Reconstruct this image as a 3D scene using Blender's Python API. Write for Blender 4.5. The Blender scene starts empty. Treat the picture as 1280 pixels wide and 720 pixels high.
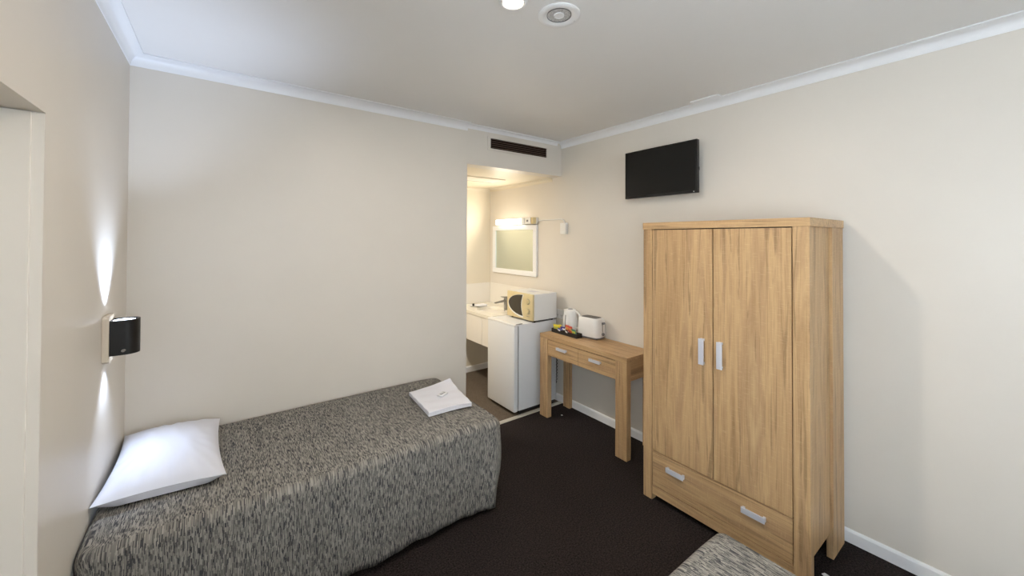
import bpy, bmesh, math, random
from mathutils import Vector, Matrix
random.seed(7)
S = bpy.context.scene
C = S.collection
PI = math.pi
def srgb(r, g, b):
    f = lambda c: (c/255/12.92) if c/255 <= .04045 else ((c/255+.055)/1.055)**2.4
    return (f(r), f(g), f(b), 1)

# ------------------------------------------------------------------ camera
cam_d = bpy.data.cameras.new('camera'); cam = bpy.data.objects.new('camera', cam_d); C.objects.link(cam)
F_PX, ROW0 = 486.284, 292.892
right = Vector((.802276, -.596938, .004144)); up = Vector((-.010218, -.006792, .999925)); fwd = Vector((.596865, .802258, .011549))
cam.matrix_world = Matrix(((right.x, up.x, -fwd.x, 0), (right.y, up.y, -fwd.y, 0), (right.z, up.z, -fwd.z, 1.65), (0, 0, 0, 1)))
cam_d.sensor_width = 36; cam_d.lens = F_PX/1280*36; cam_d.shift_y = (ROW0-360)/1280; cam_d.clip_start = .02
S.camera = cam
# ------------------------------------------------------------------ world, exposure, light levels
w = bpy.data.worlds.new('world'); S.world = w; w.use_nodes = True
bg = w.node_tree.nodes['Background']; bg.inputs[0].default_value = (.80, .89, 1, 1); bg.inputs[1].default_value = 1.2
S.view_settings.view_transform = 'Standard'; S.view_settings.look = 'None'
S.view_settings.exposure = 0.06; S.view_settings.gamma = 1; S.view_settings.use_curve_mapping = False
WINDOW_W = 42; FRONT_W = 29; DOWN_W = 19; TUBE_W = 5.5; ALCOVE_W = 17; SCONCE_UP = 44; SCONCE_DOWN = 10
# ------------------------------------------------------------------ room measures (metres)
XR, YB, XL, YF, H = 2.7745, 2.882, -.407, -1.75, 2.63
XE, YA, HA, XA = 1.665, 4.2, 2.29, .75      # bed wall end, alcove far wall, alcove ceiling, alcove left wall

# ------------------------------------------------------------------ material helpers
def new_mat(name, col, rough=.5, metal=0, spec=.5, **kw):
    m = bpy.data.materials.new(name); m.use_nodes = True
    b = m.node_tree.nodes['Principled BSDF']
    b.inputs['Base Color'].default_value = col; b.inputs['Roughness'].default_value = rough
    b.inputs['Metallic'].default_value = metal; b.inputs['Specular IOR Level'].default_value = spec
    for k, v in kw.items(): b.inputs[k.replace('_', ' ')].default_value = v
    return m
class NT:
    def __init__(s, m): s.t = m.node_tree; s.b = s.t.nodes['Principled BSDF']
    def n(s, typ, **kw):
        nd = s.t.nodes.new(typ)
        for k, v in kw.items(): setattr(nd, k, v)
        return nd
    def l(s, a, b): s.t.links.new(a, b)
    def coord(s, kind='Object', scale=(1, 1, 1)):
        tc = s.n('ShaderNodeTexCoord'); mp = s.n('ShaderNodeMapping'); mp.inputs['Scale'].default_value = scale
        s.l(tc.outputs[kind], mp.inputs[0]); return mp.outputs[0]
    def noise(s, vec, scale, detail=3, rough=.5, dist=0):
        nz = s.n('ShaderNodeTexNoise'); nz.inputs['Scale'].default_value = scale; nz.inputs['Detail'].default_value = detail
        nz.inputs['Roughness'].default_value = rough; nz.inputs['Distortion'].default_value = dist
        s.l(vec, nz.inputs['Vector']); return nz.outputs['Fac']
    def ramp(s, fac, stops, interp='LINEAR'):
        r = s.n('ShaderNodeValToRGB'); r.color_ramp.interpolation = interp
        e = r.color_ramp.elements
        while len(e) < len(stops): e.new(.5)
        for i, (p, c) in enumerate(stops): e[i].position = p; e[i].color = c
        s.l(fac, r.inputs[0]); return r.outputs[0]
    def mix(s, fac, a, b, mode='MIX'):
        m = s.n('ShaderNodeMix', data_type='RGBA', blend_type=mode)
        for sock, v in ((m.inputs['Factor'], fac), (m.inputs['A'], a), (m.inputs['B'], b)):
            if hasattr(v, 'is_linked'): s.l(v, sock)
            else: sock.default_value = v
        for i, k in ((6, a), (7, b)):
            if hasattr(k, 'is_linked'): s.l(k, m.inputs[i])
            else: m.inputs[i].default_value = k
        return m.outputs[2]
    def math(s, op, a, b=0):
        m = s.n('ShaderNodeMath', operation=op)
        for i, v in enumerate((a, b)):
            if hasattr(v, 'is_linked'): s.l(v, m.inputs[i])
            else: m.inputs[i].default_value = v
        return m.outputs[0]
    def bump(s, h, strength=.2, dist=.002):
        b = s.n('ShaderNodeBump'); b.inputs['Strength'].default_value = strength; b.inputs['Distance'].default_value = dist
        s.l(h, b.inputs['Height']); s.l(b.outputs[0], s.b.inputs['Normal'])
def paint(name, col, rough=.45, amt=.03, bump=.12, scale=90):
    m = new_mat(name, col, rough, spec=.35); t = NT(m); v = t.coord()
    f = t.noise(v, 2.2, 4, .6)
    lo = tuple(c*(1-amt) for c in col[:3])+(1,); hi = tuple(min(1, c*(1+amt)) for c in col[:3])+(1,)
    t.l(t.ramp(f, [(.3, lo), (.7, hi)]), t.b.inputs['Base Color'])
    t.bump(t.noise(v, scale, 4, .6), bump, .001)
    return m
def wood(name, axis):
    m = new_mat(name, srgb(205, 168, 118), .42, spec=.35); t = NT(m)
    # axis = grain direction
    st = {'x': (.55, 1, 1), 'y': (1, .55, 1), 'z': (1, 1, .55)}[axis]
    k = 7
    base = t.coord('Object', tuple(c if c != 1 else k for c in st))
    wide = t.noise(base, 1.0, 5, .62, 1.3)
    fine = t.noise(t.coord('Object', tuple(2.2 if c != 1 else 150 for c in st)), 1.0, 3, .6, .3)
    mid = t.noise(t.coord('Object', tuple(1.3 if c != 1 else 34 for c in st)), 1.0, 4, .6, 1.2)
    c1 = t.ramp(wide, [(.28, srgb(148, 118, 84)), (.40, srgb(182, 147, 106)), (.52, srgb(201, 166, 122)), (.62, srgb(178, 144, 106)), (.74, srgb(207, 175, 131))])
    c2 = t.mix(t.ramp(mid, [(.37, (1, 1, 1, 1)), (.43, (0, 0, 0, 1))]), c1, srgb(142, 114, 82))
    c2b = t.mix(.7, c1, c2)
    c3 = t.mix(t.ramp(fine, [(.30, (.55, .55, .55, 1)), (.5, (0, 0, 0, 1))]), c2b, srgb(158, 124, 84))
    # faint saw marks across the grain
    saw = t.noise(t.coord('Object', tuple(260 if c != 1 else 26 for c in st)), 1.0, 2, .5)
    c4 = t.mix(t.ramp(saw, [(.58, (0, 0, 0, 1)), (.70, (.22, .22, .22, 1))]), c3, srgb(228, 200, 154))
    t.l(c4, t.b.inputs['Base Color']); t.bump(fine, .15, .0006)
    return m
def emis(name, col, strength, base=(1, 1, 1, 1)):
    m = new_mat(name, base, .4)
    b = m.node_tree.nodes['Principled BSDF']; b.inputs['Emission Color'].default_value = col; b.inputs['Emission Strength'].default_value = strength
    return m

M = {}
M['wall'] = paint('wall_paint', srgb(222, 215, 204), .40, .015, .10)
M['wall_bath'] = paint('alcove_paint', srgb(226, 216, 196), .45, .015, .08)
M['ceiling'] = paint('ceiling_paint', srgb(234, 232, 229), .6, .01, .08, 140)
M['trim'] = paint('trim_gloss_paint', srgb(238, 238, 238), .3, .01, .02)
M['jamb'] = paint('door_cream_paint', srgb(238, 232, 222), .32, .02, .05)
M['wood_z'] = wood('light_oak_upright', 'z'); M['wood_y'] = wood('light_oak_lengthwise', 'y'); M['wood_x'] = wood('light_oak_crosswise', 'x')
M['dark'] = new_mat('painted_gap_shade', srgb(40, 28, 20), .7)  # dark colour stands in for shade inside door and drawer gaps
M['steel'] = new_mat('brushed_nickel', srgb(214, 215, 222), .38, .2)
M['chrome'] = new_mat('chrome', srgb(165, 165, 165), .22, 1)
M['white_plastic'] = new_mat('white_plastic', srgb(232, 231, 228), .35)
M['cream_plastic'] = new_mat('yellowed_plastic', srgb(214, 196, 150), .4)
M['grey_plastic'] = new_mat('grey_plastic', srgb(120, 120, 122), .45)
M['fridge'] = paint('fridge_enamel', srgb(226, 227, 228), .3, .008, .06, 300)
M['black'] = new_mat('black_plastic', srgb(22, 22, 24), .35)
M['gasket'] = new_mat('grey_rubber_gasket', srgb(112, 112, 112), .7)
M['screen'] = new_mat('tv_screen_glass', srgb(16, 17, 16), .4, spec=.3)
M['mirror'] = new_mat('mirror_silver', srgb(222, 230, 222), .05, 1)
M['laminate'] = paint('vanity_laminate', srgb(236, 231, 222), .35, .01, .02)
M['cotton'] = new_mat('white_cotton', srgb(222, 223, 230), .85, spec=.2)
t = NT(M['cotton']); t.bump(t.noise(t.coord(), 260, 4, .6), .15, .001)
M['terry'] = new_mat('white_terry', srgb(228, 228, 234), .95, spec=.1)
t = NT(M['terry']); t.bump(t.noise(t.coord(), 420, 3, .6), .5, .002)
M['glass'] = new_mat('window_glass', (1, 1, 1, 1), .02, Transmission_Weight=1.0, IOR=1.02)
# carpets
def carpet(name, lo, hi, scale):
    m = new_mat(name, lo, .95, spec=.15); t = NT(m); v = t.coord()
    f = t.noise(v, scale, 3, .75); g = t.noise(v, 3.5, 3, .6)
    c = t.ramp(f, [(.38, lo), (.64, hi)])
    c = t.mix(t.ramp(g, [(.3, (0, 0, 0, 1)), (.75, (.15, .15, .15, 1))]), c, hi)
    t.l(c, t.b.inputs['Base Color']); t.bump(f, .8, .006); return m
M['carpet'] = carpet('charcoal_loop_carpet', srgb(6, 5, 5), srgb(62, 54, 52), 120)
M['vinyl'] = carpet('brown_speckled_floor', srgb(88, 78, 68), srgb(120, 108, 95), 130)
M['strip'] = new_mat('aluminium_strip', srgb(205, 200, 188), .4, .3)
# streaked bedspread cloth: short dashes laid out in UV metres
def streaks():
    m = new_mat('streaked_bedspread_cloth', srgb(130, 125, 115), .9, spec=.15); t = NT(m)
    uv = t.n('ShaderNodeTexCoord').outputs['UV']
    wob = t.n('ShaderNodeTexNoise'); wob.inputs['Scale'].default_value = 14; wob.inputs['Detail'].default_value = 2; t.l(uv, wob.inputs['Vector'])
    sc = t.n('ShaderNodeVectorMath', operation='SCALE'); t.l(wob.outputs['Color'], sc.inputs[0]); sc.inputs['Scale'].default_value = .0025
    ad = t.n('ShaderNodeVectorMath', operation='ADD'); t.l(uv, ad.inputs[0]); t.l(sc.outputs[0], ad.inputs[1])
    sp = t.n('ShaderNodeSeparateXYZ'); t.l(ad.outputs[0], sp.inputs[0])
    def layer(wd, ln, seed):
        col = t.math('FLOOR', t.math('MULTIPLY', sp.outputs[0], 1/wd))
        wn = t.n('ShaderNodeTexWhiteNoise', noise_dimensions='2D'); cv = t.n('ShaderNodeCombineXYZ')
        t.l(col, cv.inputs[0]); cv.inputs[1].default_value = seed; t.l(cv.outputs[0], wn.inputs['Vector'])
        row = t.math('FLOOR', t.math('ADD', t.math('MULTIPLY', sp.outputs[1], 1/ln), t.math('MULTIPLY', wn.outputs['Value'], 37.0)))
        wn2 = t.n('ShaderNodeTexWhiteNoise', noise_dimensions='3D'); c2 = t.n('ShaderNodeCombineXYZ')
        t.l(col, c2.inputs[0]); t.l(row, c2.inputs[1]); c2.inputs[2].default_value = seed; t.l(c2.outputs[0], wn2.inputs['Vector'])
        return wn2.outputs['Value']
    a = layer(.0029, .022, 3.0); b = layer(.0029, .015, 9.0)
    big = t.noise(uv, 5, 3, .6)
    f = t.math('ADD', a, t.math('MULTIPLY', t.math('SUBTRACT', big, .5), .25))
    c = t.ramp(f, [(0, srgb(74, 74, 76)), (.14, srgb(104, 102, 99)), (.30, srgb(126, 123, 117)), (.54, srgb(142, 138, 131)), (.82, srgb(160, 155, 146))], 'CONSTANT')
    c = t.mix(t.ramp(b, [(0, (.55, .55, .55, 1)), (.10, (0, 0, 0, 1))], 'CONSTANT'), c, srgb(44, 44, 46))
    t.l(c, t.b.inputs['Base Color']); t.bump(a, .35, .002)
    return m
M['spread'] = streaks()

# ------------------------------------------------------------------ mesh helpers
class MB:
    def __init__(s): s.bm = bmesh.new(); s.smooth = False
    def _merge(s, b, bev=0, seg=2, mat4=None):
        if bev:
            es = [e for e in b.edges if len(e.link_faces) == 2 and e.calc_face_angle(0) > .5]
            bmesh.ops.bevel(b, geom=es, offset=bev, segments=seg, profile=.5, affect='EDGES')
        if mat4 is not None: bmesh.ops.transform(b, matrix=mat4, verts=b.verts)
        me = bpy.data.meshes.new('t'); b.to_mesh(me); b.free(); s.bm.from_mesh(me); bpy.data.meshes.remove(me)
        return s
    def box(s, x0, x1, y0, y1, z0, z1, bev=0, seg=2, m=None):
        b = bmesh.new(); bmesh.ops.create_cube(b, size=1)
        for v in b.verts: v.co = Vector(((x0+x1)/2+v.co.x*(x1-x0), (y0+y1)/2+v.co.y*(y1-y0), (z0+z1)/2+v.co.z*(z1-z0)))
        return s._merge(b, bev, seg, m)
    def prism(s, pts, axis, a0, a1, bev=0, seg=2, m=None):
        # pts: 2D outline; axis 'x','y' or 'z' = extrusion direction
        b = bmesh.new()
        def P(p, a): return {'x': (a, p[0], p[1]), 'y': (p[0], a, p[1]), 'z': (p[0], p[1], a)}[axis]
        lo = [b.verts.new(P(p, a0)) for p in pts]; hi = [b.verts.new(P(p, a1)) for p in pts]; n = len(pts)
        b.faces.new(lo[::-1]); b.faces.new(hi)
        for i in range(n): b.faces.new((lo[i], lo[(i+1) % n], hi[(i+1) % n], hi[i]))
        bmesh.ops.recalc_face_normals(b, faces=b.faces)
        return s._merge(b, bev, seg, m)
    def lathe(s, prof, centre=(0, 0, 0), seg=40, axis='z', m=None):
        # prof: list of (radius, height); closed at ends where radius is 0
        b = bmesh.new(); rings = []
        for r, h in prof:
            if r < 1e-6: rings.append([b.verts.new((0, 0, h))])
            else: rings.append([b.verts.new((r*math.cos(2*PI*i/seg), r*math.sin(2*PI*i/seg), h)) for i in range(seg)])
        for A, B in zip(rings, rings[1:]):
            for i in range(seg):
                j = (i+1) % seg
                q = [A[i % len(A)], A[j % len(A)], B[j % len(B)], B[i % len(B)]]
                u = []
                for v in q:
                    if v not in u: u.append(v)
                if len(u) > 2: b.faces.new(u)
        bmesh.ops.recalc_face_normals(b, faces=b.faces)
        R = {'z': Matrix(), 'x': Matrix.Rotation(PI/2, 4, 'Y'), 'y': Matrix.Rotation(-PI/2, 4, 'X')}[axis]
        T = Matrix.Translation(Vector(centre)) @ R
        return s._merge(b, 0, 2, (m @ T) if m is not None else T)
    def tube(s, pts, r, seg=10, m=None):
        b = bmesh.new(); pts = [Vector(p) for p in pts]; rings = []; n = len(pts)
        prev = None
        for i, p in enumerate(pts):
            d = (pts[min(i+1, n-1)]-pts[max(i-1, 0)]).normalized()
            if prev is None:
                a = d.orthogonal().normalized()
            else:
                a = (prev - d*prev.dot(d)).normalized()
            prev = a; c = d.cross(a)
            rr = r(i/(n-1)) if callable(r) else r
            rings.append([b.verts.new(p+a*rr*math.cos(2*PI*k/seg)+c*rr*math.sin(2*PI*k/seg)) for k in range(seg)])
        for A, B in zip(rings, rings[1:]):
            for k in range(seg): b.faces.new((A[k], A[(k+1) % seg], B[(k+1) % seg], B[k]))
        b.faces.new(rings[0][::-1]); b.faces.new(rings[-1])
        bmesh.ops.recalc_face_normals(b, faces=b.faces)
        return s._merge(b, 0, 2, m)
ROOT = {}
def link(name, mb, mat, parent=None, smooth=False, origin=None):
    off = Vector(ROOT.get(parent.name, (0, 0, 0))) if parent else Vector(origin or (0, 0, 0))
    bmesh.ops.translate(mb.bm, vec=-off, verts=mb.bm.verts)
    me = bpy.data.meshes.new(name); mb.bm.to_mesh(me); mb.bm.free()
    for mm in (mat if isinstance(mat, (list, tuple)) else [mat]): me.materials.append(mm)
    if smooth:
        me.shade_smooth()
        try: me.set_sharp_from_angle(angle=math.radians(35))
        except Exception: pass
    o = bpy.data.objects.new(name, me); C.objects.link(o)
    if parent: o.parent = parent
    else: o.location = off
    ROOT[o.name] = tuple(off)
    return o
def thing(name, label, cat, loc, group=None, rz=0, local=False):
    o = bpy.data.objects.new(name, None); C.objects.link(o); o.location = loc; o.rotation_euler.z = rz
    o.empty_display_size = .1
    o['label'] = label; o['category'] = cat
    if group: o['group'] = group
    ROOT[o.name] = (0, 0, 0) if local else tuple(loc)
    return o
def tag(o, label, cat, group=None):
    o['label'] = label; o['category'] = cat
    if group: o['group'] = group
    return o
def struct(name, mb, mat, smooth=False, parent=None):
    o = link(name, mb, mat, parent, smooth); o['kind'] = 'structure'; return o

# ================================================================== THE SETTING
T = .14
struct('floor', MB().box(XL-.6, XR+T, YF-T, YB-.02, -.12, 0), M['carpet'])
struct('floor', MB().box(XA-T, XR+T, YB-.02, YA+T, -.12, -.004), M['vinyl'])
struct('trim_1', MB().prism([(YB-.035, 0), (YB-.03, .006), (YB+.008, .006), (YB+.013, -.004), (YB-.02, -.01)], 'x', XE-.3, XR), M['strip'])
struct('ceiling', MB().box(XL-T, XR+T, YF-T, YB+T, H, H+.12), M['ceiling'])
struct('ceiling', MB().box(XA-T, XR+T, YB+.14, YA+T, HA, HA+.12), M['wall_bath'])
struct('wall_right', MB().box(XR, XR+T, YF-T, YA+T, 0, H), M['wall'])
struct('wall_back', MB().box(XL-T, XE, YB, YB+.13, 0, H), M['wall'])
struct('wall_fascia', MB().box(XE, XR, YB+.006, YB+.14, HA, H), M['wall'])
struct('wall_alcove_back', MB().box(XA-T, XR, YA, YA+T, 0, HA), M['wall_bath'])
struct('wall_alcove_left', MB().box(XA-T, XA, YB+.13, YA, 0, HA), M['wall_bath'])
# left wall with the doorway
DY0, DY1, DZ = .80, 1.676, 2.002
NY0, NY1, WZ0, WZ1 = -1.35, .25, 1.0, 2.2
b = MB(); b.box(XL-T, XL, DY1, YB+T, 0, H); b.box(XL-T, XL, NY1, DY0, 0, H); b.box(XL-T, XL, DY0, DY1, DZ, H)
b.box(XL-T, XL, YF-T, NY0, 0, H); b.box(XL-T, XL, NY0, NY1, 0, WZ0); b.box(XL-T, XL, NY0, NY1, WZ1, H)
struct('wall_left', b, M['wall'])
FX0, FX1 = .10, 1.50
b = MB(); b.box(XL-T, FX0, YF-T, YF, 0, H); b.box(FX1, XR, YF-T, YF, 0, H); b.box(FX0, FX1, YF-T, YF, 0, WZ0); b.box(FX0, FX1, YF-T, YF, WZ1, H)
struct('wall_front', b, M['wall'])
b = MB(); e = .05
b.box(FX0, FX1, YF-.10, YF-.04, WZ0, WZ0+e, .004); b.box(FX0, FX1, YF-.10, YF-.04, WZ1-e, WZ1, .004)
for x in (FX0, (FX0+FX1)/2-e/2, FX1-e): b.box(x, x+e, YF-.10, YF-.04, WZ0+e, WZ1-e, .004)
fwin = struct('added_window', b, M['trim'])  # unseen second window, added so its light brightens jamb and walls
link('window_pane', MB().box(FX0+e, FX1-e, YF-.072, YF-.068, WZ0+e, WZ1-e), M['glass'], fwin)
link('window_sill', MB().box(FX0-.04, FX1+.04, YF-.02, YF+.05, WZ0-.025, WZ0, .005), M['trim'], fwin)
la = bpy.data.lights.new('added_window_light', 'AREA'); la.shape = 'RECTANGLE'; la.size = FX1-FX0-.1; la.size_y = WZ1-WZ0-.1
la.energy = FRONT_W; la.color = (.80, .90, 1)
lo = bpy.data.objects.new('added_window_light', la); C.objects.link(lo); lo.parent = fwin
lo.location = ((FX0+FX1)/2, YF-.11, (WZ0+WZ1)/2); lo.rotation_euler = (PI/2, 0, 0)
# window in the left wall, beside the doorway
b = MB(); e = .05
b.box(XL-.10, XL-.04, NY0, NY1, WZ0, WZ0+e, .004); b.box(XL-.10, XL-.04, NY0, NY1, WZ1-e, WZ1, .004)
for y in (NY0, (NY0+NY1)/2-e/2, NY1-e): b.box(XL-.10, XL-.04, y, y+e, WZ0+e, WZ1-e, .004)
win = struct('window_1', b, M['trim'])
link('window_pane', MB().box(XL-.072, XL-.068, NY0+e, NY1-e, WZ0+e, WZ1-e), M['glass'], win)
link('window_sill', MB().box(XL-.02, XL+.05, NY0-.04, NY1+.04, WZ0-.025, WZ0, .005), M['trim'], win)
la = bpy.data.lights.new('window_daylight', 'AREA'); la.shape = 'RECTANGLE'; la.size = WZ1-WZ0-.1; la.size_y = NY1-NY0-.1
la.energy = WINDOW_W; la.color = (.80, .90, 1)
lo = bpy.data.objects.new('window_daylight', la); C.objects.link(lo); lo.parent = win
lo.location = (XL-.11, (NY0+NY1)/2, (WZ0+WZ1)/2); lo.rotation_euler = (0, -PI/2, 0)
# doorway in the left wall: lining, stop and a closed cream door
b = MB(); b.box(XL-T, XL-.0005, DY1-.004, DY1-.0005, 0, DZ-.004); b.box(XL-T, XL-.0005, DY0+.0005, DY0+.004, 0, DZ-.004)
b.box(XL-T, XL-.024, DY1-.012, DY1-.004, 0, DZ-.004, .001); b.box(XL-T, XL-.024, DY0+.004, DY0+.012, 0, DZ-.004, .001)
struct('trim_2', b, M['jamb'])
d = struct('door_1', MB().box(XL-T+.01, XL-T+.05, DY0+.014, DY1-.014, .008, DZ-.008, .002), M['jamb'])
link('door_handle', MB().lathe([(0, 0), (.026, 0), (.026, .006), (.010, .010), (.010, .03), (.022, .036), (.027, .05), (.020, .064), (0, .068)], (XL-T+.05, DY0+.09, 1.0), 24, 'x'), M['steel'], d, True)

# ---- cove cornice, swept along a polyline with mitred corners
def cornice(name, path, size, zc, mat, closed=False):
    prof = [(0, -size), (.003, -size)]
    for i in range(7):
        a = i/6*PI/2
        prof.append((.004+(size-.010)*(1-math.cos(a)), -size+.003+(size-.009)*math.sin(a)))
    prof += [(size, -.006), (size, 0), (0, 0)]
    b = bmesh.new(); P = [Vector(p) for p in path]; rings = []; n = len(P)
    for i, p in enumerate(P):
        d0 = (P[i]-P[i-1]).normalized() if i > 0 else None
        d1 = (P[i+1]-P[i]).normalized() if i < n-1 else None
        if d0 is None: nrm = Vector((d1.y, -d1.x)); k = 1
        elif d1 is None: nrm = Vector((d0.y, -d0.x)); k = 1
        else:
            n0 = Vector((d0.y, -d0.x)); n1 = Vector((d1.y, -d1.x)); nrm = (n0+n1).normalized(); k = 1/max(.2, nrm.dot(n0))
        rings.append([b.verts.new((p.x+nrm.x*k*q[0], p.y+nrm.y*k*q[0], zc+q[1])) for q in prof])
    m = len(prof)
    for A, B in zip(rings, rings[1:]):
        for k in range(m): b.faces.new((A[k], A[(k+1) % m], B[(k+1) % m], B[k]))
    b.faces.new(rings[0]); b.faces.new(rings[-1][::-1])
    bmesh.ops.recalc_face_normals(b, faces=b.faces)
    mb = MB(); mb._merge(b); return struct(name, mb, mat, True)
cornice('trim_3', [(XL, YF), (XL, YB), (XE+.002, YB)], .060, H, M['trim'])
cornice('trim_4', [(XE+.003, YB+.006), (XR-.058, YB+.006)], .036, H, M['trim'])
cornice('trim_5', [(XR, YB+.006), (XR, YF), (XL, YF)], .058, H, M['trim'])
cornice('trim_6', [(XA, YA), (XR, YA), (XR, YB+.14)], .040, HA, M['wall_bath'])
# ---- skirting boards
def skirt(name, axis, a0, a1, face, sgn, h=.07, t=.014):
    pts = [(face, .0), (face+sgn*t, .0), (face+sgn*t, h-.012), (face+sgn*t*.75, h-.004), (face+sgn*t*.4, h), (face, h)]
    struct(name, MB().prism(pts, axis, a0, a1), M['trim'])
skirt('baseboard_right', 'y', YF+.015, YA, XR, -1)
skirt('baseboard_back', 'x', XL, XE-.001, YB, -1)
skirt('baseboard_alcove', 'x', XA, XR-.015, YA, -1)
skirt('baseboard_left', 'y', DY1+.001, YB-.015, XL, 1)
skirt('baseboard_left', 'y', YF+.015, DY0, XL, 1)
skirt('baseboard_front', 'x', XL, XR, YF, 1)
# white splash panel around the vanity
struct('trim_7', MB().box(XR-.006, XR-.0005, 3.02, YA-.0065, .842, 1.09, .001), M['laminate'])
struct('trim_8', MB().box(XA+.6, XR-.0065, YA-.006, YA-.0005, .842, 1.09, .001), M['laminate'])

# ================================================================== WARDROBE
wx, wy0, wy1, WH = 2.203, .630, 1.524, 1.757; wb = 2.735
W = thing('wardrobe', 'tall light oak wardrobe with two doors over one wide drawer, against the right wall', 'wardrobe', ((wx+wb)/2, (wy0+wy1)/2, 0))
link('top_panel', MB().box(wx-.004, wb, wy0-.004, wy1+.003, WH-.042, WH, .0015), M['wood_y'], W)
pw = .068
for nm, x0, x1, y0, y1 in (('post', wx, wx+.045, wy0, wy0+pw), ('post', wx, wx+.045, wy1-.062, wy1), ('post', wb-.19, wb, wy0, wy0+.03), ('post', wb-.19, wb, wy1-.03, wy1)):
    link(nm, MB().box(x0, x1, y0, y1, 0, WH-.042, .0015), M['wood_z'], W)
link('side_panel', MB().box(wx+.045, wb-.19, wy0+.014, wy0+.032, .13, WH-.042), M['wood_z'], W)
link('side_panel', MB().box(wx+.045, wb-.19, wy1-.032, wy1-.014, .13, WH-.042), M['wood_z'], W)
link('back_panel', MB().box(wb-.02, wb-.008, wy0+.03, wy1-.03, .06, WH-.042), M['wood_z'], W)
link('carcass', MB().box(wx+.022, wb-.03, wy0+pw+.0005, wy1-.0625, .095, WH-.0425), M['dark'], W)
link('plinth', MB().box(wx+.003, wx+.021, wy0+pw+.0005, wy1-.0625, .038, .092, .001), M['wood_y'], W)
ymid = 1.079
def flat_handle(x, y0, y1, z0, z1, depth=.024):
    # a folded strip pull: flat bar standing off on two stubs
    b = MB(); b.box(x-depth, x-depth+.007, y0, y1, z0, z1, .0015)
    if z1-z0 > y1-y0:
        b.box(x-depth+.006, x+.0005, y0+.004, y1-.004, z0+.001, z0+.014, .001); b.box(x-depth+.006, x+.0005, y0+.004, y1-.004, z1-.014, z1-.001, .001)
    else:
        b.box(x-depth+.006, x+.0005, y0+.001, y0+.014, z0+.004, z1-.004, .001); b.box(x-depth+.006, x+.0005, y1-.014, y1-.001, z0+.004, z1-.004, .001)
    return b
for (y0, y1, hy) in ((ymid+.003, wy1-.0655, 1.137), (wy0+pw+.005, ymid-.003, 1.036)):
    dd = link('door', MB().box(wx+.004, wx+.022, y0, y1, .3145, WH-.047, .0012), M['wood_z'], W)
    link('handle', flat_handle(wx+.004, hy-.015, hy+.015, .94, 1.087), M['steel'], dd)
dr = link('drawer', MB().box(wx+.004, wx+.022, wy0+pw+.004, wy1-.0655, .096, .3075, .0012), M['wood_y'], W)
for y0 in (.815, 1.245): link('handle', flat_handle(wx+.004, y0, y0+.112, .228, .258), M['steel'], dr)

# ================================================================== DESK
dx, dy0, dy1, DH, db = 2.415, 1.814, 2.797, .764, 2.758
D = thing('console_desk', 'narrow light oak side table with two small drawers, beside the fridge', 'table', ((dx+db)/2, (dy0+dy1)/2, 0))
link('table_top', MB().box(dx, db, dy0, dy1, DH-.038, DH, .0015), M['wood_y'], D)
for x0, x1 in ((dx+.001, dx+.052), (db-.038, db-.001)):
    for y0, y1 in ((dy0+.001, dy0+.105), (dy1-.105, dy1-.001)):
        if x0 > dx+.1: y0, y1 = (y0, y0+.075) if y0 < 2 else (y1-.085, y1)
        link('leg', MB().box(x0, x1, y0, y1, 0, DH-.038, .0015), M['wood_z'], D)
for y0 in (dy0+.012, dy1-.030): link('side_rail', MB().box(dx+.052, db-.052, y0, y0+.018, DH-.185, DH-.038), M['wood_x'], D)
link('rear_rail', MB().box(db-.030, db-.012, dy0+.105, dy1-.105, DH-.185, DH-.038), M['wood_y'], D)
link('carcass', MB().box(dx+.024, db-.04, dy0+.106, dy1-.106, DH-.175, DH-.0385), M['dark'], D)
ym = (dy0+dy1)/2+.006
for y0, y1 in ((dy0+.108, ym-.002), (ym+.002, dy1-.108)):
    q = link('drawer', MB().box(dx+.004, dx+.022, y0, y1, DH-.185, DH-.044, .0012), M['wood_y'], D)
    c = (y0+y1)/2; link('handle', flat_handle(dx+.004, c-.058, c+.058, DH-.107, DH-.082), M['steel'], q)

# ================================================================== FRIDGE
fx, fy0, fy1, FH = 2.187, 2.897, 3.35, .845
Fr = thing('bar_fridge', 'white waist-high bar fridge standing between the oak side table and the basin', 'fridge', (2.47, 3.12, -.004))
link('cabinet', MB().box(fx+.056, 2.72, fy0, fy1, .035, FH-.004, .006), M['fridge'], Fr, True)
link('gasket', MB().box(fx+.046, fx+.058, fy0+.008, fy1-.008, .045, FH-.02), M['gasket'], Fr)
dr = link('door', MB().box(fx, fx+.048, fy0, fy1, .030, FH-.016, .010, 3), M['fridge'], Fr, True)
link('top_trim', MB().box(fx-.001, fx+.056, fy0-.001, fy1+.001, FH-.017, FH+.001, .004), M['white_plastic'], Fr, True)
link('hinge_cover', MB().box(fx+.03, fx+.10, fy0+.003, fy0+.018, FH-.002, FH+.003, .001), M['grey_plastic'], Fr)
link('base_plinth', MB().box(fx+.07, 2.71, fy0+.012, fy1-.012, .006, .036), M['black'], Fr)
for x in (fx+.09, 2.69):
    for y in (fy0+.03, fy1-.03): link('foot', MB().lathe([(0, 0), (.016, 0), (.016, .012), (0, .012)], (x, y, -.004), 16), M['black'], Fr)
coil = [(2.735+.012*math.cos(i*.9), 2.915+.010*math.sin(i*.9), .20+i*.0045) for i in range(60)]
coil = [(2.722, 2.95, .52), (2.735, 2.93, .50)] + coil[::-1] + [(2.735, 2.94, .16), (2.725, 2.99, .12)]
link('power_cord', MB().tube(coil, .0035, 6), M['black'], Fr, True)

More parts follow.
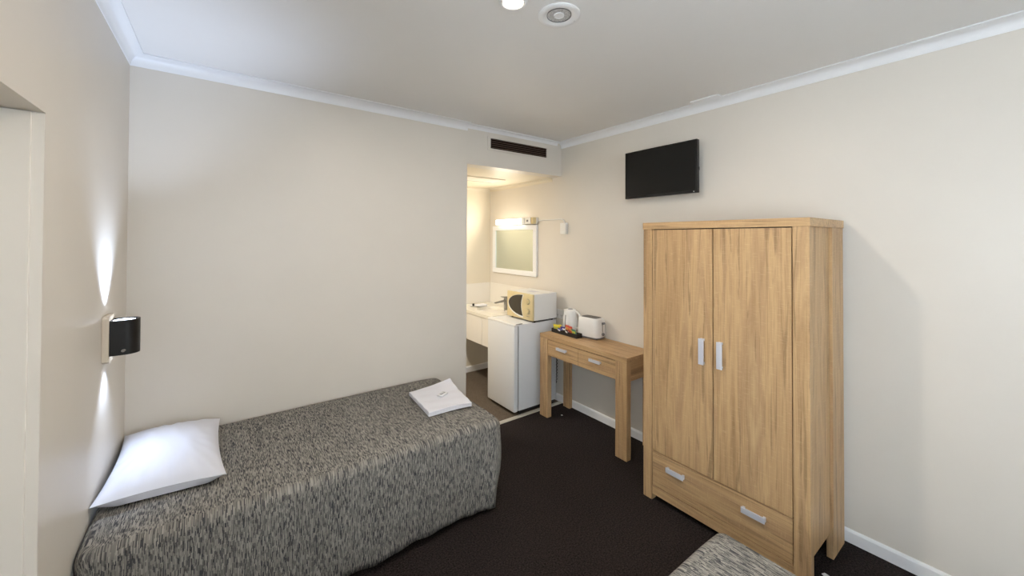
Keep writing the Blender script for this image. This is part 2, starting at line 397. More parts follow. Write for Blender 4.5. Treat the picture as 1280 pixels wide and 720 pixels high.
# ================================================================== MICROWAVE
mx0, mx1, my0, my1, mz0, mz1 = 2.385, 2.70, 2.872, 3.285, FH+.014, FH+.014+.255
Mw = thing('microwave', 'white microwave with yellowed front and curved dark window, on top of the fridge', 'microwave', ((mx0+mx1)/2, (my0+my1)/2, FH))
link('housing', MB().box(mx0+.024, mx1, my0, my1, mz0, mz1, .004), M['white_plastic'], Mw)
link('base_plate', MB().box(mx0+.03, mx1-.01, my0+.008, my1-.008, mz0-.006, mz0+.001), M['black'], Mw)
fr = link('front_panel', MB().box(mx0, mx0+.025, my0, my1, mz0, mz1, .006), M['cream_plastic'], Mw, True)
# window outline: sail shape, flat arc toward the controls (low y), round towards high y
zc = (mz0+mz1)/2; yR = my0+.150; yL = my1-.030
out = []
for i in range(13):                               # top edge from control side to far tip
    a = i/12; out.append((yR+(yL-yR)*math.sin(a*PI/2), zc+.012+.098*math.cos(a*PI/2)))
for i in range(1, 13):
    a = i/12; out.append((yR+(yL-yR)*math.cos(a*PI/2), zc+.012-.108*math.sin(a*PI/2)))
for i in range(1, 10):                            # concave arc back up, bulging into the window
    a = i/10; out.append((yR+.026*math.sin(a*PI), zc-.096+(.206)*a))
def grow(pts, k, cx, cz, dz=0): return [(cx+(p[0]-cx)*k, cz+(p[1]-cz)*k+dz) for p in pts]
cy = (yR+yL)/2
link('window_surround', MB().prism(grow(out, 1.09, cy, zc, -.007), 'x', mx0-.0015, mx0+.002), M['white_plastic'], fr)
link('door_window', MB().prism(out, 'x', mx0-.003, mx0+.002), new_mat('tinted_oven_glass', srgb(62, 58, 50), .25), fr)
for z in (zc+.052, zc-.042):
    link('dial', MB().lathe([(0, -.018), (.020, -.017), (.023, -.012), (.024, 0)], (mx0, my0+.070, z), 28, 'x').box(mx0-.022, mx0-.012, my0+.067, my0+.073, z-.018, z+.018, .001), M['cream_plastic'], fr, True)
    link('dial_ring', MB().lathe([(.024, 0), (.0275, 0), (.0275, -.0015), (.024, -.0015), (.024, 0)], (mx0, my0+.070, z), 28, 'x'), M['grey_plastic'], fr)
b = MB()
for z, r in ((zc+.052, .036), (zc-.042, .036)):
    for a in range(-120, 121, 40):
        yy = my0+.070+r*math.sin(math.radians(a)); zz = z+r*math.cos(math.radians(a))
        b.box(mx0-.0008, mx0+.001, yy-.002, yy+.002, zz-.002, zz+.002)
for i in range(4): b.box(mx0-.0008, mx0+.001, my0+.048+i*.013, my0+.056+i*.013, zc-.092, zc-.087)
b_marks = link('printed_marks', b, M['grey_plastic'], fr); b_marks['kind'] = 'stuff'
link('top_sticker', MB().box(mx0+.12, mx0+.20, my0+.13, my0+.25, mz1, mz1+.0006), new_mat('pale_lilac_sticker', srgb(205, 204, 214), .4), Mw)
for x in (mx0+.05, mx1-.04):
    for y in (my0+.03, my1-.03): link('foot', MB().lathe([(0, 0), (.010, 0), (.012, .0125), (0, .0125)], (x, y, FH-.0035), 14), M['black'], Mw)

# ================================================================== BASIN UNIT
vx, vy0, vy1, VH = 2.24, 3.365, YA-.007, .842
V = thing('vanity_unit', 'white wall-hung vanity cabinet with drawers, below the mirror', 'vanity', (2.5, 3.78, VH-.33))
body = link('cabinet', MB().box(vx+.018, XR-.001, vy0, vy1, VH-.325, VH-.03), M['laminate'], V)
for y0, y1 in ((vy0, vy0+.18), (vy0+.183, vy0+.50), (vy0+.503, vy1)):
    link('door', MB().box(vx, vx+.018, y0+.001, y1-.001, VH-.33, VH-.040, .0012), M['laminate'], V)
# benchtop with a real recessed basin
b = bmesh.new()
cx, cyb, rx, ry = 2.49, 3.70, .155, .205
def sup(a, rx, ry, n=3.2):
    c, s_ = math.cos(a), math.sin(a); k = (abs(c)**n+abs(s_)**n)**(-1/n); return cx+rx*k*c, cyb+ry*k*s_
N = 48
outer = []
for i in range(N):
    a = 2*PI*i/N; c, s_ = math.cos(a), math.sin(a)
    tx = ((XR-.001-cx) if c > 0 else (cx-vx+.006))/max(1e-6, abs(c)); ty = ((vy1-cyb) if s_ > 0 else (cyb-vy0))/max(1e-6, abs(s_))
    k = min(tx, ty); outer.append((cx+k*c, cyb+k*s_))
corners = {(XR-.001, vy1), (vx-.006, vy1), (vx-.006, vy0), (XR-.001, vy0)}
for cn in corners:
    i = min(range(N), key=lambda j: (outer[j][0]-cn[0])**2+(outer[j][1]-cn[1])**2); outer[i] = cn
rings = [[b.verts.new((x, y, VH-.034)) for x, y in outer], [b.verts.new((x, y, VH)) for x, y in outer]]
for k, dz in ((1.0, 0), (.98, -.006), (.93, -.03), (.85, -.07), (.70, -.10), (.4, -.112), (.12, -.115)):
    rings.append([b.verts.new((*sup(2*PI*i/N, rx*k, ry*k), VH+dz)) for i in range(N)])
for A, B in zip(rings, rings[1:]):
    for i in range(N): b.faces.new((A[i], A[(i+1) % N], B[(i+1) % N], B[i]))
b.faces.new(rings[-1])
bmesh.ops.recalc_face_normals(b, faces=b.faces)
mb = MB(); mb._merge(b); link('basin_top', mb, new_mat('glazed_white_basin', srgb(232, 226, 212), .18), V, True)
link('basin_waste', MB().lathe([(0, .003), (.020, .003), (.024, 0), (.024, -.004)], (cx, cyb, VH-.114), 24), M['chrome'], V, True)
link('overflow_ring', MB().lathe([(0, 0), (.012, 0), (.014, -.003), (.014, -.006), (0, -.006)], (cx+.141, cyb-.03, VH-.035), 20, 'x'), M['grey_plastic'], V, True)
b = MB(); tx, ty = 2.60, 3.60
b.box(tx-.020, tx+.020, ty-.020, ty+.020, VH, VH+.135, .004, 3)
b.lathe([(0, .0), (.027, 0), (.027, .006), (0, .008)], (tx, ty, VH), 24)
b.prism([(tx-.155, VH+.098), (tx-.155, VH+.084), (tx-.01, VH+.095), (tx-.01, VH+.118)], 'y', ty-.016, ty+.016, .003)
b.prism([(tx-.07, VH+.156), (tx-.07, VH+.150), (tx-.02, VH+.134), (tx+.02, VH+.134), (tx+.02, VH+.150)], 'y', ty-.015, ty+.015, .002)
tag(link('basin_tap', b, M['chrome'], None, True, (tx, ty, VH)), 'square chrome mixer tap beside the microwave', 'tap')
# folded flannel with small soap on a dish at the far end of the bench
Dh = thing('soap_dish', 'small white soap dish with raised rim at the far end of the vanity top', 'dish', (2.43, 4.0, VH))
link('dish_bowl', MB().lathe([(0, .004), (.045, .004), (.060, .012), (.064, .013), (.062, .009), (.045, 0), (0, 0)], (2.43, 4.0, VH), 32), M['white_plastic'], Dh, True)
b = MB(); b.box(2.41, 2.53, 3.88, 3.98, VH+.0135, VH+.030, .006, 3)
tag(link('face_cloth', b, M['terry'], None, True, (2.47, 3.93, VH+.0135)), 'small folded white face cloth beside the soap dish on the vanity', 'cloth')
b = MB(); b.lathe([(0, 0), (.013, 0), (.013, .026), (.008, .03), (0, .03)], (2.41, 4.005, VH+.0045), 18)
tag(link('toiletry_bottle', b, M['black'], None, True, (2.41, 4.005, VH+.0045)), 'tiny black capped toiletry bottle standing in the soap dish', 'bottle')

# ================================================================== MIRROR, TUBE LAMP, SWITCH BOX
Mi = thing('framed_mirror', 'rectangular mirror in a flat white frame above the vanity', 'mirror', (XR, 3.68, 1.23))
my_0, my_1, mz_0, mz_1 = 3.252, 4.105, 1.232, 1.807
b = MB(); e = .055
for (y0, y1, z0, z1) in ((my_0, my_1, mz_0, mz_0+e), (my_0, my_1, mz_1-e, mz_1), (my_0, my_0+e, mz_0+e, mz_1-e), (my_1-e, my_1, mz_0+e, mz_1-e)):
    b.box(XR-.028, XR-.0005, y0, y1, z0, z1, .003)
link('frame', b, M['trim'], Mi); link('mirror_glass', MB().box(XR-.014, XR-.008, my_0+e-.002, my_1-e+.002, mz_0+e-.002, mz_1-e+.002), M['mirror'], Mi)
Tu = thing('vanity_lamp', 'short white fluorescent tube lamp with pull switch end, on top of the mirror', 'lamp', (XR, 3.6, 1.81))
link('backplate', MB().box(XR-.030, XR-.001, 3.245, 3.962, 1.812, 1.885, .003), M['white_plastic'], Tu)
link('diffuser', MB().box(XR-.085, XR-.031, 3.44, 3.96, 1.815, 1.882, .014, 4), emis('lit_tube_diffuser', srgb(255, 246, 226), 3.0), Tu, True)
link('end_cap', MB().box(XR-.088, XR-.0305, 3.395, 3.439, 1.813, 1.884, .008, 3), M['white_plastic'], Tu, True)
sw = link('switch_box', MB().box(XR-.080, XR-.0305, 3.290, 3.392, 1.813, 1.884, .005), M['white_plastic'], Tu)
link('switch_rocker', MB().box(XR-.084, XR-.079, 3.325, 3.352, 1.838, 1.860, .002), M['grey_plastic'], sw)
link('end_cover', MB().box(XR-.074, XR-.0305, 3.247, 3.288, 1.813, 1.884, .004), M['cream_plastic'], Tu)
la = bpy.data.lights.new('tube_light', 'AREA'); la.shape = 'RECTANGLE'; la.size = .5; la.size_y = .06; la.energy = TUBE_W; la.color = (1, .90, .74)
lo = bpy.data.objects.new('tube_light', la); C.objects.link(lo); lo.parent = Tu; lo.location = (-.095, .10, .045); lo.rotation_euler = (PI/2+.25, 0, PI/2)
Al = thing('alcove_fill_lamp', 'added round opal fill lamp inside the alcove, unseen behind the bed wall', 'lamp', (1.25, 3.62, HA))  # unseen fill lamp, added to brighten the alcove
link('lamp_base', MB().lathe([(.13, 0), (.13, -.016), (.12, -.02), (0, -.02)], (1.25, 3.62, HA), 40), M['trim'], Al, True)
link('lamp_shade', MB().lathe([(.118, -.02), (.114, -.045), (.09, -.062), (.05, -.070), (0, -.072)], (1.25, 3.62, HA), 40), emis('fill_opal_shade', srgb(255, 244, 224), 2.5), Al, True)
la = bpy.data.lights.new('alcove_fill_light', 'AREA'); la.shape = 'DISK'; la.size = .2; la.energy = ALCOVE_W; la.color = (1, .95, .86)
lo = bpy.data.objects.new('alcove_fill_light', la); C.objects.link(lo); lo.parent = Al; lo.location = (0, 0, -.078)
Bx = thing('switch_box', 'small white wall box with thin conduit running from the lamp over the mirror', 'switch', (XR, 2.80, 1.70))
link('box_cover', MB().box(XR-.036, XR-.0005, 2.790, 2.868, 1.700, 1.812, .004), M['white_plastic'], Bx)
cp = [(XR-.007, 3.244, 1.850), (XR-.007, 2.90, 1.8525), (XR-.007, 2.868, 1.852), (XR-.007, 2.848, 1.845), (XR-.007, 2.838, 1.83), (XR-.007, 2.836, 1.811)]
link('conduit', MB().tube(cp, .0055, 8), M['white_plastic'], Bx, True)
# double power point
P = thing('power_outlet', 'white double power outlet on the wall behind the kettle', 'outlet', (XR, 2.90, .88))
fp = link('face_plate', MB().box(XR-.009, XR-.0005, 2.845, 2.955, .842, .932, .002), M['white_plastic'], P)
for y in (2.872, 2.928):
    b = MB()
    for dy_, dz_, r in ((-.008, .004, .5), (.008, .004, -.5), (0, -.012, 0)):
        b.box(-.0012, .001, -.0016, .0016, -.006, .006, m=Matrix.Translation((XR-.0092, y+dy_, .872+dz_)) @ Matrix.Rotation(r, 4, 'X'))
    link('socket_slots', b, M['grey_plastic'], fp)
    link('rocker_switch', MB().box(XR-.012, XR-.0085, y-.006, y+.006, .904, .922, .001), M['white_plastic'], fp)

# ================================================================== VENTS
Ve = thing('air_vent', 'dark brown louvred air vent set in the bulkhead above the alcove', 'vent', (2.235, YB, 2.455))
yv = YB+.006
b = MB()
for (x0, x1, z0, z1) in ((1.872, 2.598, 2.545, 2.562), (1.872, 2.598, 2.438, 2.455), (1.872, 1.905, 2.455, 2.545), (2.565, 2.598, 2.455, 2.545)):
    b.box(x0, x1, yv-.006, yv-.0005, z0, z1, .001)
link('frame', b, M['wall'], Ve)
link('duct', MB().box(1.905, 2.565, yv-.0015, yv-.0005, 2.455, 2.545), new_mat('duct_black', srgb(22, 14, 12), .8), Ve)
for i in range(5):
    z = 2.464+i*.018
    link('louvre', MB().prism([(yv-.014, z-.003), (yv-.012, z-.0045), (yv-.002, z+.004), (yv-.002, z+.0065)], 'x', 1.906, 2.564), new_mat('brown_louvre', srgb(84, 60, 46), .4) if i == 0 else bpy.data.materials['brown_louvre'], Ve)
A = thing('round_air_diffuser', 'round white ceiling air diffuser with recessed grey mesh, beside the downlight', 'vent', (1.171, 1.236, H))
cc = (1.171, 1.236, H)
link('flange', MB().lathe([(.092, 0), (.092, -.004), (.086, -.008), (.076, -.009), (.064, -.007), (.054, -.001), (.050, -.0005)], cc, 48), M['trim'], A, True)
mm = new_mat('grey_speckled_mesh', srgb(160, 158, 154), .7); t = NT(mm)
t.l(t.ramp(t.noise(t.coord(), 240, 3, .7), [(.38, srgb(160, 158, 155)), (.62, srgb(222, 220, 217))]), t.b.inputs['Base Color'])
link('mesh', MB().lathe([(0, -.001), (.053, -.001), (.053, -.0002)], cc, 40), mm, A)
link('centre_cone', MB().lathe([(0, -.004), (.017, -.004), (.019, -.006), (.022, -.006), (.023, -.001)], cc, 32), M['trim'], A, True)
link('mesh_ring', MB().lathe([(.0535, -.0012), (.0535, -.004), (.0515, -.004), (.0515, -.0012)], cc, 40), M['grey_plastic'], A, True)
for a in (.55, .55+PI):
    link('screw', MB().lathe([(0, -.0105), (.003, -.010), (.004, -.008), (.004, -.004)], (cc[0]+.079*math.cos(a+2.4), cc[1]+.079*math.sin(a+2.4), H), 12), M['white_plastic'], A, True)
G = thing('ceiling_grille', 'flat white framed hatch in the low alcove ceiling', 'vent', (2.1, 3.55, HA))
link('frame', MB().box(1.72, 2.455, 3.42, 3.68, HA-.009, HA-.0005, .002), M['wall_bath'], G)
link('panel', MB().box(1.75, 2.425, 3.45, 3.65, HA-.0105, HA-.0088), M['laminate'], G)
link('edge_gap', MB().box(1.74, 2.435, 3.660, 3.672, HA-.0102, HA-.0088), M['grey_plastic'], G)
K = MB().box(2.652, XR-.0595, 1.262, 1.455, H-.010, H-.0005, .002)
tag(link('cover_plate', K, M['trim'], None, False, (2.69, 1.36, H-.01)), 'thin white cover plate on the ceiling touching the right-hand cornice', 'plate')

# ================================================================== TV
ty0, ty1, tz0, tz1, txf = 1.417, 2.026, 1.982, 2.362, 2.676
TV = thing('wall_tv', 'small black flat television mounted high on the wall above the wardrobe side', 'television', (XR, (ty0+ty1)/2, tz0))
link('casing', MB().box(txf+.006, txf+.034, ty0, ty1, tz0, tz1, .004), M['black'], TV, True)
link('rear_bulge', MB().box(txf+.034, txf+.062, ty0+.06, ty1-.06, tz0+.03, tz1-.07, .008), M['black'], TV, True)
b = MB(); e = .012
for (y0, y1, z0, z1) in ((ty0, ty1, tz0, tz0+.020), (ty0, ty1, tz1-e, tz1), (ty0, ty0+e, tz0+.02, tz1-e), (ty1-e, ty1, tz0+.02, tz1-e)): b.box(txf, txf+.007, y0, y1, z0, z1, .0015)
link('bezel', b, new_mat('gloss_black_bezel', srgb(14, 14, 16), .2), TV)
link('screen', MB().box(txf+.003, txf+.0065, ty0+e-.001, ty1-e+.001, tz0+.019, tz1-e+.001), M['screen'], TV)
link('side_buttons', MB().box(txf+.014, txf+.026, ty0-.003, ty0+.002, tz0+.03, tz0+.09, .001), M['black'], TV)
link('antenna_socket', MB().box(txf+.014, txf+.030, ty0-.004, ty0+.002, tz0+.16, tz0+.185, .002), M['black'], TV)
link('status_light', MB().box(txf-.0012, txf+.001, ty0+.020, ty0+.026, tz0+.007, tz0+.012), M['white_plastic'], TV)
link('wall_bracket', MB().box(txf+.062, XR-.0005, 1.65, 1.79, 2.10, 2.24, .002), M['black'], TV)

# ================================================================== DOWNLIGHT
Dn = thing('downlight', 'round recessed ceiling downlight, switched on, at the top edge of the photo', 'lamp', (.953, 1.280, H))
c0 = (.953, 1.280, H)
link('trim_ring', MB().lathe([(.060, 0), (.060, -.003), (.052, -.008), (.044, -.007), (.040, -.001)], c0, 40), M['trim'], Dn, True)
link('lens', MB().lathe([(0, -.003), (.041, -.003), (.041, -.0005)], c0, 32), emis('lit_downlight_lens', srgb(255, 236, 208), 12), Dn)
la = bpy.data.lights.new('downlight_beam', 'AREA'); la.shape = 'DISK'; la.size = .075; la.energy = DOWN_W; la.color = (1, .90, .77)
lo = bpy.data.objects.new('downlight_beam', la); C.objects.link(lo); lo.parent = Dn; lo.location = (0, 0, -.0095)

# ================================================================== WALL LAMP
sy, sz0, sz1, sx = 2.415, 1.138, 1.288, XL
Sc = thing('wall_lamp', 'black half-round up and down wall lamp on the left wall over the pillow', 'lamp', (sx, sy, sz0))
link('mounting_plate', MB().prism([(sy-.055, sz0-.020), (sy-.040, sz0-.030), (sy+.040, sz0-.030), (sy+.055, sz0-.020), (sy+.055, sz1+.012), (sy+.040, sz1+.022), (sy-.040, sz1+.022), (sy-.055, sz1+.012)], 'x', sx+.0005, sx+.022, .001), paint('lamp_plate_paint', srgb(214, 202, 184), .5), Sc)
pts = [(sx+.022, sy-.046)]
for i in range(17):
    a = -PI/2+PI*i/16; pts.append((sx+.068+.046*math.cos(a), sy+.046*math.sin(a)))
pts.append((sx+.022, sy+.046))
# hollow shell so the lit lens sits inside the rim
inn = [(sx+.026, sy-.040)]
for i in range(17):
    a = -PI/2+PI*i/16; inn.append((sx+.066+.040*math.cos(a), sy+.040*math.sin(a)))
inn.append((sx+.026, sy+.040))
b = bmesh.new(); n = len(pts); R = []
for ring, z in ((inn, sz0+.006), (inn, sz0), (pts, sz0), (pts, sz1), (inn, sz1), (inn, sz1-.006)):
    R.append([b.verts.new((p[0], p[1], z)) for p in ring])
for P0, P1 in zip(R, R[1:]):
    for i in range(n): b.faces.new((P0[i], P0[(i+1) % n], P1[(i+1) % n], P1[i]))
b.faces.new(R[0]); b.faces.new(R[-1][::-1]); bmesh.ops.recalc_face_normals(b, faces=b.faces)
mb = MB(); mb._merge(b); link('body', mb, new_mat('satin_black_metal', srgb(9, 10, 13), .4, .0), Sc, True)
link('switch', MB().lathe([(0, -.009), (.006, -.009), (.008, -.006), (.010, -.002), (.010, 0)], (sx+.066, sy-.0455, sz0+.020), 20, 'y'), M['chrome'], Sc, True)
for z, s_, e_ in ((sz1-.004, 1, SCONCE_UP), (sz0+.004, -1, SCONCE_DOWN)):
    link('lens', MB().lathe([(0, 0), (.036, 0), (.036, .0015), (0, .0015)], (sx+.062, sy, z-.0007), 28), emis('lit_led_lens', srgb(225, 236, 255), 5), Sc)
    la = bpy.data.lights.new('led_beam', 'SPOT'); la.energy = e_; la.color = (.60, .74, 1); la.spot_size = math.radians(84); la.spot_blend = 1; la.shadow_soft_size = .012
    lo = bpy.data.objects.new('led_beam', la); C.objects.link(lo); lo.parent = Sc; lo.location = (.055, 0, (z-sz0)+s_*.016); lo.rotation_euler = (PI if s_ > 0 else 0, 0, 0)

# ================================================================== BEDS
def bed(name_label, x0, x1, y0, y1, top, loc, seed, r=.055, open_back=False):
    rnd = random.Random(seed)
    B = thing('single_bed', name_label, 'bed', loc)
    link('bed_base', MB().box(x0+.03, x1-.07, y0+.05, y1-.02, .10, .30, .01), new_mat('bed_base_fabric', srgb(40, 38, 38), .9) if 'bed_base_fabric' not in bpy.data.materials else bpy.data.materials['bed_base_fabric'], B)
    link('mattress', MB().box(x0+.03, x1-.07, y0+.05, y1-.02, .30, top-.03, .03, 3), M['cotton'], B)
    for x in (x0+.12, x1-.16):
        for y in (y0+.12, y1-.10): link('leg', MB().lathe([(0, 0), (.022, 0), (.026, .10), (0, .10)], (x, y, 0), 18), M['black'], B)
    # outline of the cover, walked round with rounded corners
    per = []
    def arc(cx, cy, a0, a1, k=8):
        for i in range(k+1):
            a = a0+(a1-a0)*i/k; per.append((Vector((cx+r*math.cos(a), cy+r*math.sin(a))), Vector((math.cos(a), math.sin(a)))))
    def seg(p, q, nrm, k):
        for i in range(1, k): per.append((Vector(p).lerp(Vector(q), i/k), Vector(nrm)))
    arc(x0+r, y0+r, PI, 1.5*PI, 14); seg((x0+r, y0), (x1-r, y0), (0, -1), 70)
    arc(x1-r, y0+r, -PI/2, 0, 14); seg((x1, y0+r), (x1, y1-r), (1, 0), 34)
    arc(x1-r, y1-r, 0, PI/2, 14); seg((x1-r, y1), (x0+r, y1), (0, 1), 70)
    arc(x0+r, y1-r, PI/2, PI, 14); seg((x0, y1-r), (x0, y0+r), (-1, 0), 34)
    n = len(per); hem = .035; er = min(.034, r*.8)
    prof = []
    for k in range(9): prof.append(('in', k/9))
    for k in range(7):
        a = k/6*PI/2; prof.append(('r', er*math.sin(a)-er, top-er+er*math.cos(a)))
    for k in range(1, 15): prof.append(('s', k/14))
    arcl = [0]
    for k in range(1, n): arcl.append(arcl[-1]+(per[k][0]-per[k-1][0]).length)
    yc = (y0+y1)/2; half = (y1-y0)/2
    b = bmesh.new(); rings = []; uvs = []
    ph = [rnd.random()*6.28 for _ in range(8)]
    for pr in prof:
        ring = []; uv = []
        for k, (p, nn) in enumerate(per):
            L = arcl[k]
            front = max(0, -nn.y); foot = max(0, nn.x); corner = front*foot*2
            openn = max(front, foot, max(0, nn.y) if open_back else 0)
            if pr[0] == 'in':
                cpt = Vector((min(max(p.x, x0+half*.9), x1-half*.9), yc))
                pe = p-nn*er
                q = cpt.lerp(pe, pr[1]); z = top
                z += .004*math.sin(q.x*7+ph[0])*math.sin(q.y*8+ph[1])+.002*math.sin(q.x*19+q.y*13+ph[2])
                sag = max(0, (q.x-(x1-.20))/.20); z -= .012*sag*sag
                e2 = max(0, ((y0+.16)-q.y)/.16); z -= .010*e2*e2
                ring.append(b.verts.new((q.x, q.y, z))); uv.append((q.x, q.y-y0))
            elif pr[0] == 'r':
                q = p+nn*pr[1]; z = pr[2]
                sag = max(0, (q.x-(x1-.20))/.20); z -= .012*min(1, sag)**2
                e2 = max(0, ((y0+.16)-q.y)/.16); z -= .010*min(1, e2)**2
                ring.append(b.verts.new((q.x, q.y, z)))
                dr_ = top-pr[2]
                uv.append((p.x+nn.x*dr_, p.y+nn.y*dr_-y0))
            else:
                s_ = pr[1]; bottom = hem if openn > .2 else top-.30
                z = (top-er-.016)*(1-s_)+bottom*s_
                # folds grow towards the hem; the corner gathers into a deep fold and tucks back
                wav = .010*s_*math.sin(L*9+ph[3])+.007*s_*math.sin(L*21+ph[4])+.004*s_*math.sin(L*43+ph[5])
                if openn < .2: wav = 0
                cfold = 0
                dcor = L-(arcl[15+69+7])
                cfold += .016*s_*math.sin(PI*min(1, s_*1.2))*math.exp(-((dcor)/.05)**2)
                cfold -= .026*s_*math.exp(-((dcor-.15)/.05)**2) + .020*s_*math.exp(-((dcor+.15)/.045)**2)
                bul = .012*math.sin(PI*min(1, s_*1.1))*foot - .035*foot*s_*s_
                o_ = wav+cfold+bul-.012*s_*front
                if openn < .2: o_ = -.004
                z += (.010*math.sin(L*6+ph[6])*s_ if openn > .2 else 0)+.02*corner*s_
                q = p+nn*o_
                q.x = max(q.x, x0); q.y = min(q.y, y1)
                ring.append(b.verts.new((q.x, q.y, z)))
                dr_ = top-z
                uv.append((p.x+nn.x*dr_, p.y+nn.y*dr_-y0))
        rings.append(ring); uvs.append(uv)
    ul = b.loops.layers.uv.new('UVMap')
    for a_ in range(len(rings)-1):
        for k in range(n):
            j = (k+1) % n
            try: f = b.faces.new((rings[a_][k], rings[a_][j], rings[a_+1][j], rings[a_+1][k]))
            except ValueError: continue
            uu = [uvs[a_][k], uvs[a_][j], uvs[a_+1][j], uvs[a_+1][k]]
            if max(u[0] for u in uu)-min(u[0] for u in uu) > 1:      # faces across the corner seam
                ref = uu[0]; P3 = (rings[a_][k].co, rings[a_][j].co, rings[a_+1][j].co, rings[a_+1][k].co)
                uu = [(ref[0]+(c.xy-P3[0].xy).length, ref[1]+c.z-P3[0].z) for c in P3]
            for lp, u in zip(f.loops, uu): lp[ul].uv = u
    bmesh.ops.remove_doubles(b, verts=b.verts, dist=.0004)
    bmesh.ops.recalc_face_normals(b, faces=b.faces)
    mb = MB(); mb.bm.free(); mb.bm = b
    o = link('bedspread', mb, M['spread'], B)
    o.data.shade_smooth()
    m = o.modifiers.new('thick', 'SOLIDIFY'); m.thickness = .005; m.offset = -1
    return B
bed('single bed under a streaked grey bedspread, pushed into the corner below the black wall lamp', XL+.004, 1.395, 1.955, 2.872, .555, (.49, 2.41, 0), 3)
bed('second grey streaked single bed, only its foot corner showing in front of the wardrobe', XL+.02, 1.558, -.20, .738, .548, (.56, .27, 0), 8, .038, True)

# ---- pillow
def pillow():
    b = bmesh.new(); N = 40
    C4 = [Vector((-.404, 2.190, .600)), Vector((.025, 2.150, .600)), Vector((.000, 2.866, .590)), Vector((-.402, 2.866, .605))]
    cen = sum(C4, Vector())/4
    top = {}; bot = {}
    for i in range(N+1):
        for j in range(N+1):
            s_ = -1+2*i/N; t_ = -1+2*j/N
            pin = .085
            u = (s_*(1-pin*(1-t_*t_))+1)/2; v = (t_*(1-pin*.8*(1-s_*s_))+1)/2
            p = C4[0]*(1-u)*(1-v)+C4[1]*u*(1-v)+C4[2]*u*v+C4[3]*(1-u)*v
            e_ = max(0, (1-abs(s_)**2.6))*max(0, (1-abs(t_)**2.6))
            hgt = e_**.62
            wr = .0035*math.sin(14*s_+3*t_)*math.sin(5*t_)*hgt + .006*math.sin(22*math.atan2(t_, s_)+2*s_)*e_**.5*(1-e_)
            if i in (0, N) or j in (0, N):
                v0 = b.verts.new(p); top[i, j] = bot[i, j] = v0
            else:
                top[i, j] = b.verts.new(p+Vector((0, 0, .080*hgt+wr)))
                pu = .018*math.sin(PI*min(1, (1-abs(t_))*3.2))*(1-s_*s_) if t_ < 0 else 0
                bot[i, j] = b.verts.new((p.x, p.y-pu, max(.5625, p.z-.055*min(1, e_*3.5)**.6)))
    for i in range(N):
        for j in range(N):
            b.faces.new((top[i, j], top[i+1, j], top[i+1, j+1], top[i, j+1]))
            b.faces.new((bot[i, j], bot[i, j+1], bot[i+1, j+1], bot[i+1, j]))
    mb = MB(); mb.bm.free(); mb.bm = b
    seam = []
    for i in range(0, N+1): seam.append(bot[i, 0].co.copy()+Vector((0, 0, .001)))
    P = thing('pillow', 'plump white pillow lying at the head of the bed, tight against both walls', 'pillow', (-.19, 2.52, .56))
    o = link('pillow_case', mb, M['cotton'], P, True)
    o.data.shade_smooth()
    link('seam', MB().tube(seam, .0016, 6), M['cotton'], P, True)
pillow()
# ---- towel
def towel():
    b = bmesh.new(); NX, NY = 30, 36
    Q = [Vector((1.018, 2.208)), Vector((1.318, 2.202)), Vector((1.376, 2.613)), Vector((1.046, 2.595))]
    z0 = .5615
    th = .028
    def P(u, v, z): p = Q[0]*(1-u)*(1-v)+Q[1]*u*(1-v)+Q[2]*u*v+Q[3]*(1-u)*v; return p
    K = 10; rings = []
    # closed stack of rounded layers: profile around the border, three folds deep
    per = []
    for i in range(NX): per.append((i/NX, 0))
    for i in range(NY): per.append((1, i/NY))
    for i in range(NX): per.append((1-i/NX, 1))
    for i in range(NY): per.append((0, 1-i/NY))
    prof = []
    lay = 3
    for l in range(lay):
        for k in range(5):
            a = -PI/2+PI*k/4; prof.append((.007*(1-math.cos(a))*1.0, (l+.5+.5*math.sin(a))/lay))
    prof = [(p[0], p[1]) for p in prof]
    def h(u, v, t_):
        lift = .030*max(0, (u*v-.45)/.55)**1.5
        zz = z0-.004*max(0, (u-.6)/.4)**2*2+t_*th*(1+.08*math.sin(6*u+2)*math.sin(5*v))+t_*lift+t_*.0022*math.sin(23*v+4*u)
        return zz
    cu = cv = .5
    for ins, t_ in prof:
        k = 1-ins*2/.36
        ring = []
        for u, v in per:
            u2 = .5+(u-.5)*k; v2 = .5+(v-.5)*k
            p = P(u2, v2, 0); ring.append(b.verts.new((p.x, p.y, h(u, v, t_))))
        rings.append(ring)
    for k2 in range(1, 14):
        k = 1-k2/14
        kk = (1-.007*2/.36)*k
        ring = []
        for u, v in per:
            u2 = .5+(u-.5)*kk; v2 = .5+(v-.5)*kk; p = P(u2, v2, 0); ring.append(b.verts.new((p.x, p.y, h(u2, v2, 1))))
        rings.append(ring)
    n = len(per)
    for A, B in zip(rings, rings[1:]):
        for k in range(n): b.faces.new((A[k], A[(k+1) % n], B[(k+1) % n], B[k]))
    b.faces.new(rings[0][::-1]); bmesh.ops.recalc_face_normals(b, faces=b.faces)
    mb = MB(); mb.bm.free(); mb.bm = b
    o = link('folded_towel', mb, M['terry'], None, True, (1.19, 2.4, z0)); o.data.shade_smooth()
    tag(o, 'folded white bath towel lying near the foot end of the bed', 'towel')
towel()
So = thing('soap_packet', 'small clear wrapped packet with grey print on top of the folded towel', 'packet', (1.205, 2.40, .5945), None, .5, True)
link('wrapper', MB().box(-.035, .035, -.022, .022, 0, .008, .003, 3), new_mat('glossy_wrapper', srgb(238, 238, 240), .2), So, True)
b = MB()
for i in range(3): b.box(-.022+i*.016, -.011+i*.016, -.008, .010-.004*i, .0078, .0088, .0003)
link('print', b, M['grey_plastic'], So)

